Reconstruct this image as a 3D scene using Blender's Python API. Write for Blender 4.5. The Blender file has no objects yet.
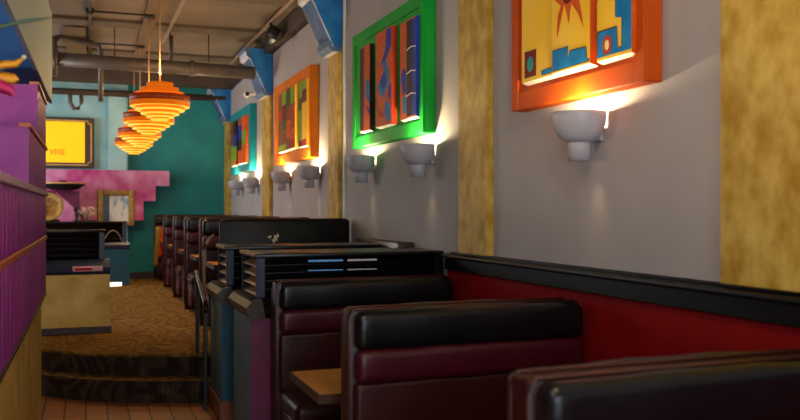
import bpy, bmesh, math, random
from mathutils import Vector, Matrix
random.seed(7)
SC = bpy.context.scene
COL = SC.collection
PI = math.pi

# ------------------------------------------------------------------ materials
MATS = {}
ART = 1
def lin(c):
    return tuple((x/12.92 if x <= .04045 else ((x+.055)/1.055)**2.4) for x in (v/255 for v in c))
def mat(name, rgb, rough=.5, rgb2=None, scale=6, stretch=(1, 1, 1), bump=0, bscale=None, metal=0, spec=.5,
        coat=0, detail=5, lo=.35, hi=.65, emit=None, estr=0):
    m = bpy.data.materials.new(name); m.use_nodes = True
    nt = m.node_tree; N = nt.nodes; L = nt.links
    b = N['Principled BSDF']
    b.inputs['Base Color'].default_value = (*lin(rgb), 1)
    b.inputs['Roughness'].default_value = rough
    b.inputs['Metallic'].default_value = metal
    b.inputs['Specular IOR Level'].default_value = spec
    b.inputs['Coat Weight'].default_value = coat
    tc = N.new('ShaderNodeTexCoord'); mp = N.new('ShaderNodeMapping')
    mp.inputs['Scale'].default_value = stretch
    L.new(tc.outputs['Object'], mp.inputs['Vector'])
    if rgb2 is None: rgb2 = tuple(min(255, v*1.12+2) for v in rgb)
    nz = N.new('ShaderNodeTexNoise'); nz.inputs['Scale'].default_value = scale; nz.inputs['Detail'].default_value = detail
    L.new(mp.outputs[0], nz.inputs['Vector'])
    cr = N.new('ShaderNodeValToRGB')
    cr.color_ramp.elements[0].position = lo; cr.color_ramp.elements[1].position = hi
    cr.color_ramp.elements[0].color = (*lin(rgb), 1); cr.color_ramp.elements[1].color = (*lin(rgb2), 1)
    L.new(nz.outputs['Fac'], cr.inputs[0]); L.new(cr.outputs[0], b.inputs['Base Color'])
    if bump:
        n2 = N.new('ShaderNodeTexNoise'); n2.inputs['Scale'].default_value = bscale or scale*4; n2.inputs['Detail'].default_value = 3
        L.new(mp.outputs[0], n2.inputs['Vector'])
        bp = N.new('ShaderNodeBump'); bp.inputs['Strength'].default_value = bump; bp.inputs['Distance'].default_value = .01
        L.new(n2.outputs['Fac'], bp.inputs['Height']); L.new(bp.outputs[0], b.inputs['Normal'])
    if emit:
        b.inputs['Emission Color'].default_value = (*lin(emit), 1); b.inputs['Emission Strength'].default_value = estr
    MATS[name] = m
    return m

M = {}
M['wall'] = mat('wall_paint', (168, 164, 164), .8, (174, 170, 170), 3, bump=.04, bscale=60)
M['mustard'] = mat('mustard_plaster', (164, 124, 0), .6, (216, 184, 90), 10, (1, 1, .75), bump=.2, bscale=40, lo=.32, hi=.72, detail=14)
M['mustard_low'] = mat('mustard_plaster_panel', (192, 156, 60), .6, (224, 194, 116), 4, bump=.1, lo=.35, hi=.7, detail=8)
M['teal'] = mat('teal_plaster', (0, 122, 130), .6, (0, 136, 142), 3, bump=.05)
M['pale'] = mat('pale_blue_plaster', (146, 204, 214), .6, (180, 226, 230), 2.5, bump=.05)
M['red_wall'] = mat('red_wall', (120, 2, 6), .75, (130, 5, 9), 5, spec=.15)
M['black_wood'] = mat('black_painted_wood', (6, 6, 7), .4, (9, 9, 10), 8, (1, 8, 1), bump=.05, spec=.25)
M['black_gloss'] = mat('black_gloss_wood', (7, 7, 10), .28, (11, 11, 15), 8, spec=.35)
M['navy'] = mat('navy_painted_wood', (24, 34, 58), .4, (32, 44, 72), 8)
M['tan_and_sheen'] = mat('tan_wood_and_painted_sheen', (150, 116, 70), .4, (172, 138, 88), 10, (1, 6, 1))  # tan paints the warm reflection on black end slats; rails are plain tan
M['brown_ledge'] = mat('brown_ledge_wood', (44, 31, 22), .35, (60, 43, 30), 10)
M['b_vinyl'] = mat('black_vinyl', (5, 6, 9), .31, (8, 9, 12), 20, spec=.4, bump=.12, bscale=30)
M['m_vinyl'] = mat('burgundy_vinyl', (58, 7, 22), .34, (66, 11, 26), 12, spec=.4, bump=.12, bscale=30)
M['r_vinyl'] = mat('dark_red_brown_vinyl', (44, 11, 10), .38, (53, 15, 13), 8, spec=.3, bump=.12, bscale=24)
M['piping'] = mat('brown_piping_vinyl', (64, 32, 24), .3, (74, 38, 28), 20)
M['table'] = mat('wood_laminate', (192, 130, 52), .35, (204, 144, 66), 6, (1, 8, 1))
M['table_edge'] = mat('table_edge_wood', (60, 36, 18), .4, (76, 46, 24), 10)
M['steel'] = mat('black_steel', (14, 14, 15), .3)
M['tealgrey'] = mat('grey_teal_paint', (58, 86, 90), .6, (68, 96, 98), 6)
M['magenta_dk'] = mat('dark_magenta_paint', (96, 16, 60), .5, (106, 20, 66), 6)
M['darkteal'] = mat('dark_teal_paint', (6, 70, 92), .5, (10, 78, 100), 5)
M['tan_base'] = mat('tan_tile_baseboard', (120, 66, 34), .4, (140, 80, 42), 8)
M['brown_base'] = mat('dark_brown_baseboard', (44, 22, 20), .45)
M['purple'] = mat('purple_stain', (150, 40, 156), .5, (180, 74, 180), 14, (1, 1, .15), bump=.05)
M['purple_face'] = mat('purple_paint', (158, 62, 150), .55, (170, 74, 162), 6)
M['purple_dk'] = mat('dark_purple_paint', (70, 16, 66), .55)
M['lilac'] = mat('lilac_wood_trim', (206, 172, 204), .45, (222, 190, 216), 12)
M['orange_trim'] = mat('orange_brown_trim', (190, 100, 60), .45, (214, 122, 70), 12)
M['soffit_blue'] = mat('soffit_blue_paint', (24, 120, 200), .6, (30, 130, 212), 4)
M['soffit_pale'] = mat('soffit_pale_paint', (204, 222, 212), .6, (212, 230, 220), 8, (1, 8, 1))
M['ceiling'] = mat('ceiling_concrete', (104, 94, 80), .8, (122, 110, 94), 1.5, (1, 1, 1), bump=.1, bscale=12)
M['beam'] = mat('ceiling_beam_brown', (84, 74, 62), .8, (98, 86, 72), 3)
M['dark_beam_and_shade'] = mat('dark_brown_beam_and_shade', (58, 48, 40), .7, (70, 58, 48), 4)
M['tan_strip'] = mat('tan_wood_strip', (88, 70, 46), .7, (98, 78, 52), 4)
M['pipe'] = mat('grey_painted_pipe', (98, 88, 80), .45, (108, 98, 88), 8, metal=.2)
M['conduit'] = mat('dark_conduit', (34, 28, 24), .5, metal=.3)
M['conduit_lt'] = mat('pale_conduit', (150, 128, 104), .4, metal=.3)
M['corbel'] = mat('blue_corbel_paint', (6, 100, 182), .6, (36, 136, 206), 6, bump=.1, lo=.3, hi=.75, detail=8)
M['corbel_front'] = mat('whitewashed_corbel_paint', (186, 192, 204), .6, (222, 226, 234), 8, (1, 1, 1), bump=.1)
M['corbel_dk'] = mat('dark_blue_grey_paint', (78, 104, 140), .6, (100, 124, 158), 8)
M['sconce'] = mat('white_ceramic', (176, 176, 184), .4, (182, 182, 190), 10)
M['white'] = mat('white_paint', (215, 213, 208), .5)
M['f_orange'] = mat('orange_frame_paint', (190, 74, 8), .4, (200, 84, 12), 6)
M['f_amber'] = mat('amber_frame_paint', (214, 112, 14), .4, (224, 124, 20), 6)
M['f_green'] = mat('green_frame_paint', (8, 160, 48), .4, (20, 172, 56), 6)
M['f_teal'] = mat('teal_frame_paint', (24, 136, 150), .4, (36, 148, 160), 6)
M['a_yellow'] = mat('art_yellow', (252, 196, 30), .45, (255, 214, 90), 3, lo=.3, hi=.7)
M['a_cream'] = mat('art_cream', (240, 214, 140), .5)
M['a_orange'] = mat('art_orange', (204, 78, 22), .45, (218, 100, 30), 12)
M['a_rust'] = mat('art_rust', (170, 52, 24), .5)
M['a_darkred'] = mat('art_dark_red', (110, 26, 20), .5)
M['a_blue'] = mat('art_blue', (8, 110, 178), .45, (30, 134, 196), 8)
M['a_outline'] = mat('art_dark_outline', (70, 40, 40), .6)
M['a_dblue'] = mat('art_deep_blue', (22, 44, 140), .45, (34, 66, 170), 8)
M['a_teal'] = mat('art_teal', (40, 140, 140), .5)
M['a_green'] = mat('art_green', (110, 150, 30), .5, (140, 170, 40), 12)
M['a_dgreen'] = mat('art_dark_green', (50, 80, 40), .5)
M['a_black'] = mat('art_black_brown', (40, 30, 28), .5)
M['a_brown'] = mat('art_brown', (120, 66, 34), .5, (140, 80, 44), 12)
M['a_red'] = mat('art_red', (170, 24, 40), .5)
M['a_maroon'] = mat('art_maroon', (96, 26, 40), .5)
M['gold'] = mat('gold_frame', (150, 112, 48), .4, (196, 166, 96), 30, metal=.3, bump=.4, bscale=60)
M['gold_line'] = mat('gold_line', (232, 176, 110), .5)
M['sign_dark'] = mat('sign_dark_frame', (60, 50, 44), .5)
M['sign_lit'] = mat('sign_lit_yellow', (255, 204, 0), .5, (255, 208, 4), 2, emit=(255, 200, 0), estr=.55)
M['sign_red'] = mat('sign_red_letters', (224, 96, 20), .5)
M['pink'] = mat('pink_swirled_plaster', (200, 30, 130), .55, (250, 190, 226), 2.2, (1, 1, .8), lo=.38, hi=.72, detail=8)
M['pink_edge'] = mat('dark_pink_edge', (96, 30, 70), .6, (190, 120, 150), 30)
M['black_felt'] = mat('black_felt', (20, 14, 14), .8)
M['cloth_red'] = mat('striped_cloth_red', (210, 40, 20), .8, (230, 90, 30), 20, (6, 1, .3))
M['cloth_green'] = mat('striped_cloth_green', (110, 110, 40), .8, (170, 120, 50), 30, (6, 1, .3))
M['leaf'] = mat('green_leaf', (84, 112, 88), .7, (96, 124, 98), 6)
M['petal'] = mat('orange_petal', (250, 160, 20), .5, (255, 186, 40), 10)
M['petal_m'] = mat('magenta_petal', (200, 20, 90), .5, (220, 30, 110), 10)
M['lip'] = mat('cream_petal_tip', (236, 214, 160), .5)
M['dry'] = mat('dried_branch', (190, 160, 150), .6, (225, 200, 190), 20)
M['vase'] = mat('green_glazed_vase', (40, 90, 80), .2)
M['label_pink'] = mat('pink_tag', (200, 150, 170), .5)
M['reflect_lt'] = mat('painted_pale_reflection', (90, 160, 215), .5, (246, 250, 255), 5, (2.2, 1, .7), lo=.3, hi=.5, detail=3)
M['reflect_dk'] = mat('painted_dark_reflection', (4, 52, 68), .3)
M['bulb'] = mat('lamp_bulb', (255, 240, 210), .5, emit=(255, 205, 140), estr=30)
M['glow_box'] = mat('glow_box_face', (255, 246, 230), .5, emit=(255, 232, 200), estr=4)
M['ring'] = mat('lit_wood_veneer', (226, 100, 14), .5, (244, 140, 30), 9, (1, 1, 3), emit=(255, 116, 6), estr=.46)
M['ring_dk'] = mat('dark_wood_veneer', (120, 40, 8), .5, (150, 60, 14), 9, (1, 1, 3), emit=(255, 80, 0), estr=.1)
M['ring_lip'] = mat('glowing_veneer_lip', (255, 200, 90), .5, (255, 214, 110), 9, emit=(255, 186, 56), estr=1.25)
M['globe'] = mat('added_globe_glass', (250, 240, 220), .3, emit=(255, 220, 170), estr=3)
M['glint_blue'] = mat('painted_blue_glint', (110, 175, 255), .3)
M['glint_grey'] = mat('painted_grey_glint', (190, 185, 190), .3)
M['brass_dk'] = mat('patterned_brown_gold', (70, 44, 16), .4, (170, 122, 50), 22, metal=.2)
M['cord'] = mat('pale_lamp_cord', (206, 160, 96), .5)
M['foliage'] = mat('glitter_leaf', (225, 205, 150), .4, (250, 240, 210), 30)
M['frame_win'] = mat('window_frame_paint', (60, 56, 52), .5)

def carpet(name, c1, c2, c3, sc=9):
    m = bpy.data.materials.new(name); m.use_nodes = True
    N = m.node_tree.nodes; L = m.node_tree.links; b = N['Principled BSDF']; b.inputs['Roughness'].default_value = .95
    b.inputs['Specular IOR Level'].default_value = .1
    tc = N.new('ShaderNodeTexCoord')
    n1 = N.new('ShaderNodeTexNoise'); n1.inputs['Scale'].default_value = sc*.35; n1.inputs['Detail'].default_value = 2
    n1.inputs['Distortion'].default_value = 2.5
    L.new(tc.outputs['Object'], n1.inputs['Vector'])
    wv = N.new('ShaderNodeTexWave'); wv.inputs['Scale'].default_value = sc*.22; wv.inputs['Distortion'].default_value = 26
    wv.inputs['Detail'].default_value = 2; wv.inputs['Detail Scale'].default_value = 1.2
    L.new(tc.outputs['Object'], wv.inputs['Vector'])
    r1 = N.new('ShaderNodeValToRGB'); e = r1.color_ramp.elements
    e[0].position = .3; e[0].color = (*lin(c1), 1); e[1].position = .75; e[1].color = (*lin(c2), 1)
    L.new(wv.outputs['Fac'], r1.inputs[0])
    r2 = N.new('ShaderNodeValToRGB'); f = r2.color_ramp.elements
    f[0].position = .45; f[0].color = (0, 0, 0, 1); f[1].position = .6; f[1].color = (1, 1, 1, 1)
    L.new(n1.outputs['Fac'], r2.inputs[0])
    mx = N.new('ShaderNodeMixRGB'); mx.inputs[2].default_value = (*lin(c3), 1)
    m2 = N.new('ShaderNodeMath'); m2.operation = 'MULTIPLY'; m2.inputs[1].default_value = .55
    L.new(r2.outputs[0], m2.inputs[0]); L.new(m2.outputs[0], mx.inputs[0]); L.new(r1.outputs[0], mx.inputs[1])
    # thread grid
    ck = N.new('ShaderNodeTexBrick'); ck.inputs['Scale'].default_value = 22; ck.inputs['Mortar Size'].default_value = .05
    ck.inputs['Color1'].default_value = (1, 1, 1, 1); ck.inputs['Color2'].default_value = (.8, .8, .8, 1); ck.inputs['Mortar'].default_value = (.55, .55, .55, 1)
    L.new(tc.outputs['Object'], ck.inputs['Vector'])
    mm = N.new('ShaderNodeMixRGB'); mm.blend_type = 'MULTIPLY'; mm.inputs[0].default_value = .7
    L.new(mx.outputs[0], mm.inputs[1]); L.new(ck.outputs['Color'], mm.inputs[2]); L.new(mm.outputs[0], b.inputs['Base Color'])
    nb = N.new('ShaderNodeTexNoise'); nb.inputs['Scale'].default_value = 120
    L.new(tc.outputs['Object'], nb.inputs['Vector'])
    bp = N.new('ShaderNodeBump'); bp.inputs['Strength'].default_value = .4; bp.inputs['Distance'].default_value = .01
    L.new(nb.outputs['Fac'], bp.inputs['Height']); L.new(bp.outputs[0], b.inputs['Normal'])
    return m
M['carpet'] = carpet('patterned_carpet', (102, 74, 32), (142, 108, 52), (118, 86, 40))
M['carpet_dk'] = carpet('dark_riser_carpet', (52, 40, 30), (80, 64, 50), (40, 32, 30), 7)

def tile_mat():
    m = bpy.data.materials.new('terracotta_tile'); m.use_nodes = True
    N = m.node_tree.nodes; L = m.node_tree.links; b = N['Principled BSDF']; b.inputs['Roughness'].default_value = .45
    tc = N.new('ShaderNodeTexCoord'); mp = N.new('ShaderNodeMapping')
    mp.inputs['Rotation'].default_value = (0, 0, PI/2); mp.inputs['Location'].default_value = (.12, .03, 0)
    L.new(tc.outputs['Object'], mp.inputs['Vector'])
    bk = N.new('ShaderNodeTexBrick'); bk.inputs['Scale'].default_value = 1; bk.inputs['Brick Width'].default_value = .46
    bk.inputs['Row Height'].default_value = .158; bk.inputs['Mortar Size'].default_value = .006; bk.offset = 0
    bk.inputs['Color1'].default_value = (*lin((166, 98, 44)), 1); bk.inputs['Color2'].default_value = (*lin((190, 120, 60)), 1)
    bk.inputs['Mortar'].default_value = (*lin((36, 22, 16)), 1)
    L.new(mp.outputs[0], bk.inputs['Vector']); 
    nz = N.new('ShaderNodeTexNoise'); nz.inputs['Scale'].default_value = 7; L.new(tc.outputs['Object'], nz.inputs['Vector'])
    cr = N.new('ShaderNodeValToRGB'); cr.color_ramp.elements[0].color = (.7, .7, .7, 1); cr.color_ramp.elements[1].color = (1, 1, 1, 1)
    L.new(nz.outputs['Fac'], cr.inputs[0])
    mm = N.new('ShaderNodeMixRGB'); mm.blend_type = 'MULTIPLY'; mm.inputs[0].default_value = 1
    L.new(bk.outputs['Color'], mm.inputs[1]); L.new(cr.outputs[0], mm.inputs[2]); L.new(mm.outputs[0], b.inputs['Base Color'])
    bp = N.new('ShaderNodeBump'); bp.inputs['Strength'].default_value = .5; bp.inputs['Distance'].default_value = .004; bp.invert = True
    L.new(bk.outputs['Fac'], bp.inputs['Height']); L.new(bp.outputs[0], b.inputs['Normal'])
    return m
M['tile'] = tile_mat()

for k in M:
    if k[:2] in ('a_', 'f_'):
        M[k].node_tree.nodes['Principled BSDF'].inputs['Specular IOR Level'].default_value = .18
        M[k].node_tree.nodes['Principled BSDF'].inputs['Roughness'].default_value = .6

# ------------------------------------------------------------------ mesh builder
class MB:
    def __init__(s, *mats): s.bm = bmesh.new(); s.mats = [M[k] for k in mats]
    def _set(s, faces, mi, sm=False):
        for f in faces: f.material_index = mi; f.smooth = sm
    def box(s, a, b, mi=0, bev=0, seg=2, rot=None, org=None):
        x0, y0, z0 = (min(a[i], b[i]) for i in range(3)); x1, y1, z1 = (max(a[i], b[i]) for i in range(3))
        t = bmesh.new()
        bmesh.ops.create_cube(t, size=1, matrix=Matrix.Translation(((x0+x1)/2, (y0+y1)/2, (z0+z1)/2)) @ Matrix.Diagonal((x1-x0, y1-y0, z1-z0, 1)))
        if bev:
            bmesh.ops.bevel(t, geom=list(t.edges), offset=bev, segments=seg, profile=.5, affect='EDGES', clamp_overlap=True)
        if rot is not None:
            o = Vector(org) if org else Vector(((x0+x1)/2, (y0+y1)/2, (z0+z1)/2))
            bmesh.ops.transform(t, matrix=Matrix.Translation(o) @ rot @ Matrix.Translation(-o), verts=t.verts)
        s._merge(t, mi, bev > 0 and seg > 1)
        return s
    def _merge(s, t, mi, sm):
        for f in t.faces: f.material_index = mi; f.smooth = sm
        me = bpy.data.meshes.new('tmp'); t.to_mesh(me); t.free()
        s.bm.from_mesh(me); bpy.data.meshes.remove(me)
    def prism(s, pts, fn, d0, d1, mi=0, side=None, cap2=None):
        """pts: 2D outline, fn(p,q,d)->xyz, extruded from depth d0 to d1"""
        n = len(pts)
        A = [s.bm.verts.new(fn(p, q, d0)) for p, q in pts]; B = [s.bm.verts.new(fn(p, q, d1)) for p, q in pts]
        f0 = s.bm.faces.new(A); f1 = s.bm.faces.new(B[::-1]); s._set([f0], mi); s._set([f1], mi if cap2 is None else cap2)
        for i in range(n):
            f = s.bm.faces.new((A[i], B[i], B[(i+1) % n], A[(i+1) % n]))
            f.material_index = (mi if side is None else (side[i] if isinstance(side, (list, tuple)) else side))
        return s
    def tube(s, path, r, mi=0, n=10, cap=True):
        path = [Vector(p) for p in path]; rings = []
        for i, p in enumerate(path):
            t = (path[min(i+1, len(path)-1)]-path[max(i-1, 0)]).normalized()
            up = Vector((0, 0, 1)) if abs(t.z) < .95 else Vector((1, 0, 0))
            u = t.cross(up).normalized(); v = u.cross(t)
            rr = r[i] if isinstance(r, (list, tuple)) else r
            rings.append([s.bm.verts.new(p+u*rr*math.cos(2*PI*k/n)+v*rr*math.sin(2*PI*k/n)) for k in range(n)])
        for a, b in zip(rings, rings[1:]):
            for k in range(n):
                f = s.bm.faces.new((a[k], a[(k+1) % n], b[(k+1) % n], b[k])); f.material_index = mi; f.smooth = True
        if cap:
            for R in (rings[0], rings[-1]):
                f = s.bm.faces.new(R); f.material_index = mi
        return s
    def lathe(s, prof, c=(0, 0, 0), mi=0, n=32, mis=None, smooth=True, axis=None):
        rings = []
        for r, z in prof:
            if r < 1e-5: rings.append([s.bm.verts.new((c[0], c[1], c[2]+z))])
            else: rings.append([s.bm.verts.new((c[0]+r*math.cos(2*PI*k/n), c[1]+r*math.sin(2*PI*k/n), c[2]+z)) for k in range(n)])
        for i, (a, b) in enumerate(zip(rings, rings[1:])):
            for k in range(n):
                k2 = (k+1) % n
                if len(a) == 1 and len(b) == 1: continue
                if len(a) == 1: vs = (a[0], b[k2], b[k])
                elif len(b) == 1: vs = (a[k], a[k2], b[0])
                else: vs = (a[k], a[k2], b[k2], b[k])
                f = s.bm.faces.new(vs); f.material_index = mis[i] if mis else mi; f.smooth = smooth
        return s
    def build(s, name, parent=None, loc=None):
        bmesh.ops.recalc_face_normals(s.bm, faces=s.bm.faces)
        me = bpy.data.meshes.new(name); s.bm.to_mesh(me); s.bm.free()
        for m in s.mats: me.materials.append(m)
        o = bpy.data.objects.new(name, me); COL.objects.link(o)
        if parent: o.parent = parent
        if loc: o.location = loc
        return o

def tag(o, label, cat, group=None, kind=None):
    if label: o['label'] = label
    if cat: o['category'] = cat
    if group: o['group'] = group
    if kind: o['kind'] = kind
    return o
def thing(name, label, cat, loc=(0, 0, 0), rz=0, group=None):
    o = bpy.data.objects.new(name, None); COL.objects.link(o); o.location = loc; o.rotation_euler = (0, 0, rz)
    o.empty_display_size = .1
    return tag(o, label, cat, group)
def struct(o): o['kind'] = 'structure'; return o
def dup(root, loc, label=None, group=None, rz=None):
    r = root.copy(); COL.objects.link(r); r.location = loc
    if rz is not None: r.rotation_euler = (0, 0, rz)
    if label: r['label'] = label
    if group: r['group'] = group
    for ch in [c for c in COL.objects if c.parent == root]:
        c = ch.copy(); COL.objects.link(c); c.parent = r
        for g in [g for g in COL.objects if g.parent == ch]:
            d = g.copy(); COL.objects.link(d); d.parent = c
    return r
def XY(p, q, d): return (p, q, d)
def XZ(p, q, d): return (p, d, q)
def YZ(p, q, d): return (d, p, q)

XW = 2.4      # plane of the right wall
ZR = .366     # raised floor
ZC = 4.0      # ceiling
YB = 15.9     # back wall
XL = -3.6; YF = -3.2

# ------------------------------------------------------------------ setting
struct(MB('tile').box((XL, YF, -.1), (XW, 9.2, 0)).build('floor'))
front = [(-3.6, 8.9), (-1.2, 8.75), (-.75, 8.45), (-.38, 8.12), (-.15, 7.88), (.08, 7.7), (.3, 7.58), (.55, 7.48), (.87, 7.38), (1.2, 7.3), (2.4, 7.28)]
def platform(name, pts, z0, z1, mt, ms):
    mb = MB(mt, ms)
    n = len(front)
    mb.prism(pts, XY, z1, z0, 0, side=1)
    return mb.build(name)
struct(platform('floor', front+[(XW, YB), (XL, YB)], 0.001, ZR, 'carpet', 'carpet_dk'))
low = [(x, y-.24+(0.04 if x > 1 else 0)) for x, y in front]
low2 = low[2:-1]
st = platform('carpeted_step', [(low[1][0], low[1][1])]+low2+[(1.2, 7.29)]+[(x, y-.002) for x, y in front[1:-1][::-1][1:]], 0.001, .183, 'carpet', 'carpet_dk')
tag(st, 'low curved carpeted step at the edge of the terracotta tiles', 'step')
nose = MB('carpet').tube([(x, y-.005, ZR-.012) for x, y in front], .014, 0, 8).build('trim_5'); struct(nose)
struct(MB('ceiling').box((XL, YF, ZC), (XW, YB, ZC+.1)).build('ceiling'))
w = struct(MB('wall').box((XW, YF, 0), (XW+.15, YB+.15, ZC)).build('wall_right'))
# back wall: teal on the right, pale blue on the left
struct(MB('teal').box((.64, YB, 0), (XW, YB+.15, ZC)).build('wall_back'))
struct(MB('pale').box((XL, YB, 0), (.64, YB+.15, ZC)).build('wall_back'))
struct(MB('pale').box((.30, YB-.16, ZR), (.62, YB, ZC-.3), bev=.01, seg=1).build('trim_6'))
# left wall with a window opening near the back, front wall with a wide window
wl = MB('wall')
wl.box((XL-.15, YF, 0), (XL, 11.6, ZC)).box((XL-.15, 14.8, 0), (XL, YB+.15, ZC)).box((XL-.15, 11.6, 0), (XL, 14.8, 1.2)).box((XL-.15, 11.6, 3.5), (XL, 14.8, ZC))
struct(wl.build('wall_left'))
wf = MB('wall')
wf.box((XL-.15, YF-.15, 0), (-2.2, YF, ZC)).box((1.9, YF-.15, 0), (XW+.15, YF, ZC)).box((-2.2, YF-.15, 0), (1.9, YF, .7)).box((-2.2, YF-.15, 2.9), (1.9, YF, ZC))
struct(wf.build('wall_front'))
def window(name, lo, hi, axis, nx, nz):
    fr = MB('frame_win')
    (a0, z0), (a1, z1) = lo, hi
    def bx(p0, q0, p1, q1):
        if axis == 'y': fr.box((p0, YF-.11, q0), (p1, YF-.04, q1))
        else: fr.box((XL-.11, p0, q0), (XL-.04, p1, q1))
    t = .06
    bx(a0, z0, a0+t, z1); bx(a1-t, z0, a1, z1); bx(a0, z0, a1, z0+t); bx(a0, z1-t, a1, z1)
    for i in range(1, nx): c = a0+(a1-a0)*i/nx; bx(c-.03, z0+t, c+.03, z1-t)
    for i in range(1, nz): c = z0+(z1-z0)*i/nz; bx(a0+t, c-.02, a1-t, c+.02)
    struct(fr.build(name))
window('window_1', (-2.2, .7), (1.9, 2.9), 'y', 4, 2)
window('window_2', (11.6, 1.2), (14.8, 3.5), 'x', 4, 1)

# red wainscot + black rail (trim) on the right wall
struct(MB('red_wall').box((2.36, YF, 0), (XW, 5.45, 1.19)).build('trim_2'))
rl = MB('black_wood')
rl.box((2.335, YF, 1.185), (XW, 5.45, 1.27), bev=.004, seg=1).box((2.30, YF, 1.27), (XW, 5.45, 1.293), bev=.006, seg=2)
rl.box((2.375, YF, 1.293), (XW, 5.45, 1.308), bev=.003, seg=1)
struct(rl.build('trim_1'))
struct(MB('brown_ledge').box((2.26, 6.2, 0), (XW, 7.3, 1.345), bev=.01, seg=2).build('trim_7'))
struct(MB('dark_beam_and_shade').box((2.28, 5.0, 3.78), (XW, YB, ZC)).build('trim_3'))  # dark strip stands in for the shadow where wall meets ceiling
struct(MB('white').box((2.375, 8.1, 1.4), (XW, 8.13, 3.9)).build('trim_4'))
struct(MB('brown_base').box((1.0-.5, YB-.03, ZR), (1.12, YB, ZR+.12)).build('baseboard_back'))
# ceiling beams
for k, y in enumerate((7.4, 9.3, 11.2, 13.3)):
    struct(MB('beam').box((XL, y, ZC-.04), (XW-.12, y+.34, ZC)).build('trim_%d' % (8+k)))
struct(MB('tan_strip').box((.62, 5, ZC-.05), (.78, 14.9, ZC-.04)).build('trim_12'))
struct(MB('tan_strip').box((-.32, 11.6, ZC-.06), (-.05, 14.9, ZC-.04)).build('trim_13'))
struct(MB('dark_beam_and_shade').box((XL, 15.0, 3.76), (XW, 15.3, ZC)).build('trim_14'))

# ------------------------------------------------------------------ pilasters and corbels
PIL = [(1.9, 2.704, 'nearest the camera, at the right edge of the photo'), (4.81, 5.242, 'between the orange framed sun picture and the green framed picture'),
       (8.204, 8.575, 'between the green and amber framed pictures'), (11.68, 12.196, 'between the amber and small teal framed pictures'),
       (15.42, 15.89, 'in the far corner beside the teal wall')]
for y0, y1, ds in PIL:
    far = y0 > 5.4
    z0 = 1.308 if not far else (1.36 if y0 < 8 else ZR)
    p = MB('mustard').box((2.345, y0, z0), (XW, y1, 3.24), bev=.004, seg=1).build('pilaster')
    tag(p, 'mottled mustard plaster pilaster ' + ds, 'pilaster', 'mustard pilasters along the right wall')
CN = ['above the nearest mustard pilaster', 'above the pilaster next to the sun picture', 'left of the green framed picture, at the top of the photo',
      'where the big grey pipe meets the wall', 'farthest, in the corner beside the teal wall']
for (y0, y1, _), ds in zip(PIL, CN):
    t = thing('corbel', 'blue painted wooden corbel ' + ds, 'corbel', (2.4, (y0+y1)/2, 3.24), group='blue corbels under the ceiling')
    h = (y1-y0)/2+.01
    pr = [(0, 0), (-.11, 0), (-.33, .46), (-.345, .60), (0, .60)]
    MB('corbel').prism(pr, XZ, -h, h).build('bracket', t)
    fr = MB('corbel_front')
    d = Vector((-.22, 0, .46)).normalized(); nrm = Vector((-d.z, 0, d.x))
    a = Vector((-.11, 0, .0)); b = Vector((-.33, 0, .46))
    q = [a, b, b-nrm*.012, a-nrm*.012]
    fr.prism([(v.x, v.z) for v in q], XZ, -h-.004, h+.004)
    fr.build('slanted_front', t)
    MB('corbel_dk', 'corbel_front').prism([(-.02, -.045), (-.11, -.045), (-.165, -.0), (-.165, .06), (-.13, .06), (-.11, 0), (-.02, 0)], XZ, -h-.006, h+.006, side=[1, 0, 0, 0, 0, 0, 0]).build('foot_lip', t)['label'] = 'grey blue lip'
    MB('corbel_dk', 'corbel_front').prism([(-.325, .46), (-.37, .49), (-.38, .56), (-.40, .58), (-.40, .61), (-.335, .61)], XZ, -h-.006, h+.006, side=[1, 1, 0, 0, 0, 0]).build('top_lip', t)

# ------------------------------------------------------------------ framed art
XFr = 2.307; XA = 2.268
def frame(mat_key, y0, y1, z0, z1, label, border=.10):
    t = thing('framed_artwork', label, 'picture', (XW, (y0+y1)/2, z0), group='framed relief pictures on the right wall')
    cy = (y0+y1)/2
    f = MB(mat_key)
    f.box((XFr-XW, y0-cy, 0), (-.002, y1-cy, z1-z0), bev=.006, seg=1)
    f.box((XFr-XW-.012, y0-cy, 0), (XFr-XW, y0-cy+border*.8, z1-z0), bev=.003, seg=1).box((XFr-XW-.012, y1-cy-border*.8, 0), (XFr-XW, y1-cy, z1-z0), bev=.003, seg=1)
    f.box((XFr-XW-.010, y0-cy+border*.8, 0), (XFr-XW, y1-cy-border*.8, border), bev=.003, seg=1).box((XFr-XW-.010, y0-cy+border*.8, z1-z0-border), (XFr-XW, y1-cy-border*.8, z1-z0), bev=.003, seg=1)
    f.build('frame', t)
    return t
def board(t, y0, y1, zb, zt, mats, polys, body=0, sidem=None, x=XA, segs=None):
    """art board; polys: (material index, [(y,z)...], layer) inlays; bevelled pale bottom edge"""
    lx, ly, lz = t.location
    mb = MB(*mats)
    s = body if sidem is None else sidem
    wm = len(mats)-1  # white on the slanted bottom edge paints in the wall lamp glow
    # cross-section in X-Z, extruded along Y: the bottom edge is cut back at a slant
    pts = [(x-lx, zb+.012-lz), (x-lx, zt-lz), (XFr-lx-.001, zt-lz), (XFr-lx-.001, zb-lz)]
    n0 = len(mb.bm.faces)
    A = [mb.bm.verts.new((p, y0-ly, q)) for p, q in pts]; B = [mb.bm.verts.new((p, y1-ly, q)) for p, q in pts]
    for vs, mi in ((A, s), (B[::-1], s), ((A[0], B[0], B[1], A[1]), body), ((A[1], B[1], B[2], A[2]), s), ((A[3], B[3], B[0], A[0]), wm)):
        f = mb.bm.faces.new(vs); f.material_index = mi
    for mi, pl, ly_ in polys:
        mb.prism([(p-ly, q-lz) for p, q in pl], YZ, x-lx-.0008*ly_, x-lx, mi)
    o = mb.build('art_board', t)
    bpy.context.view_layer.update()
    return o
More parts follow.
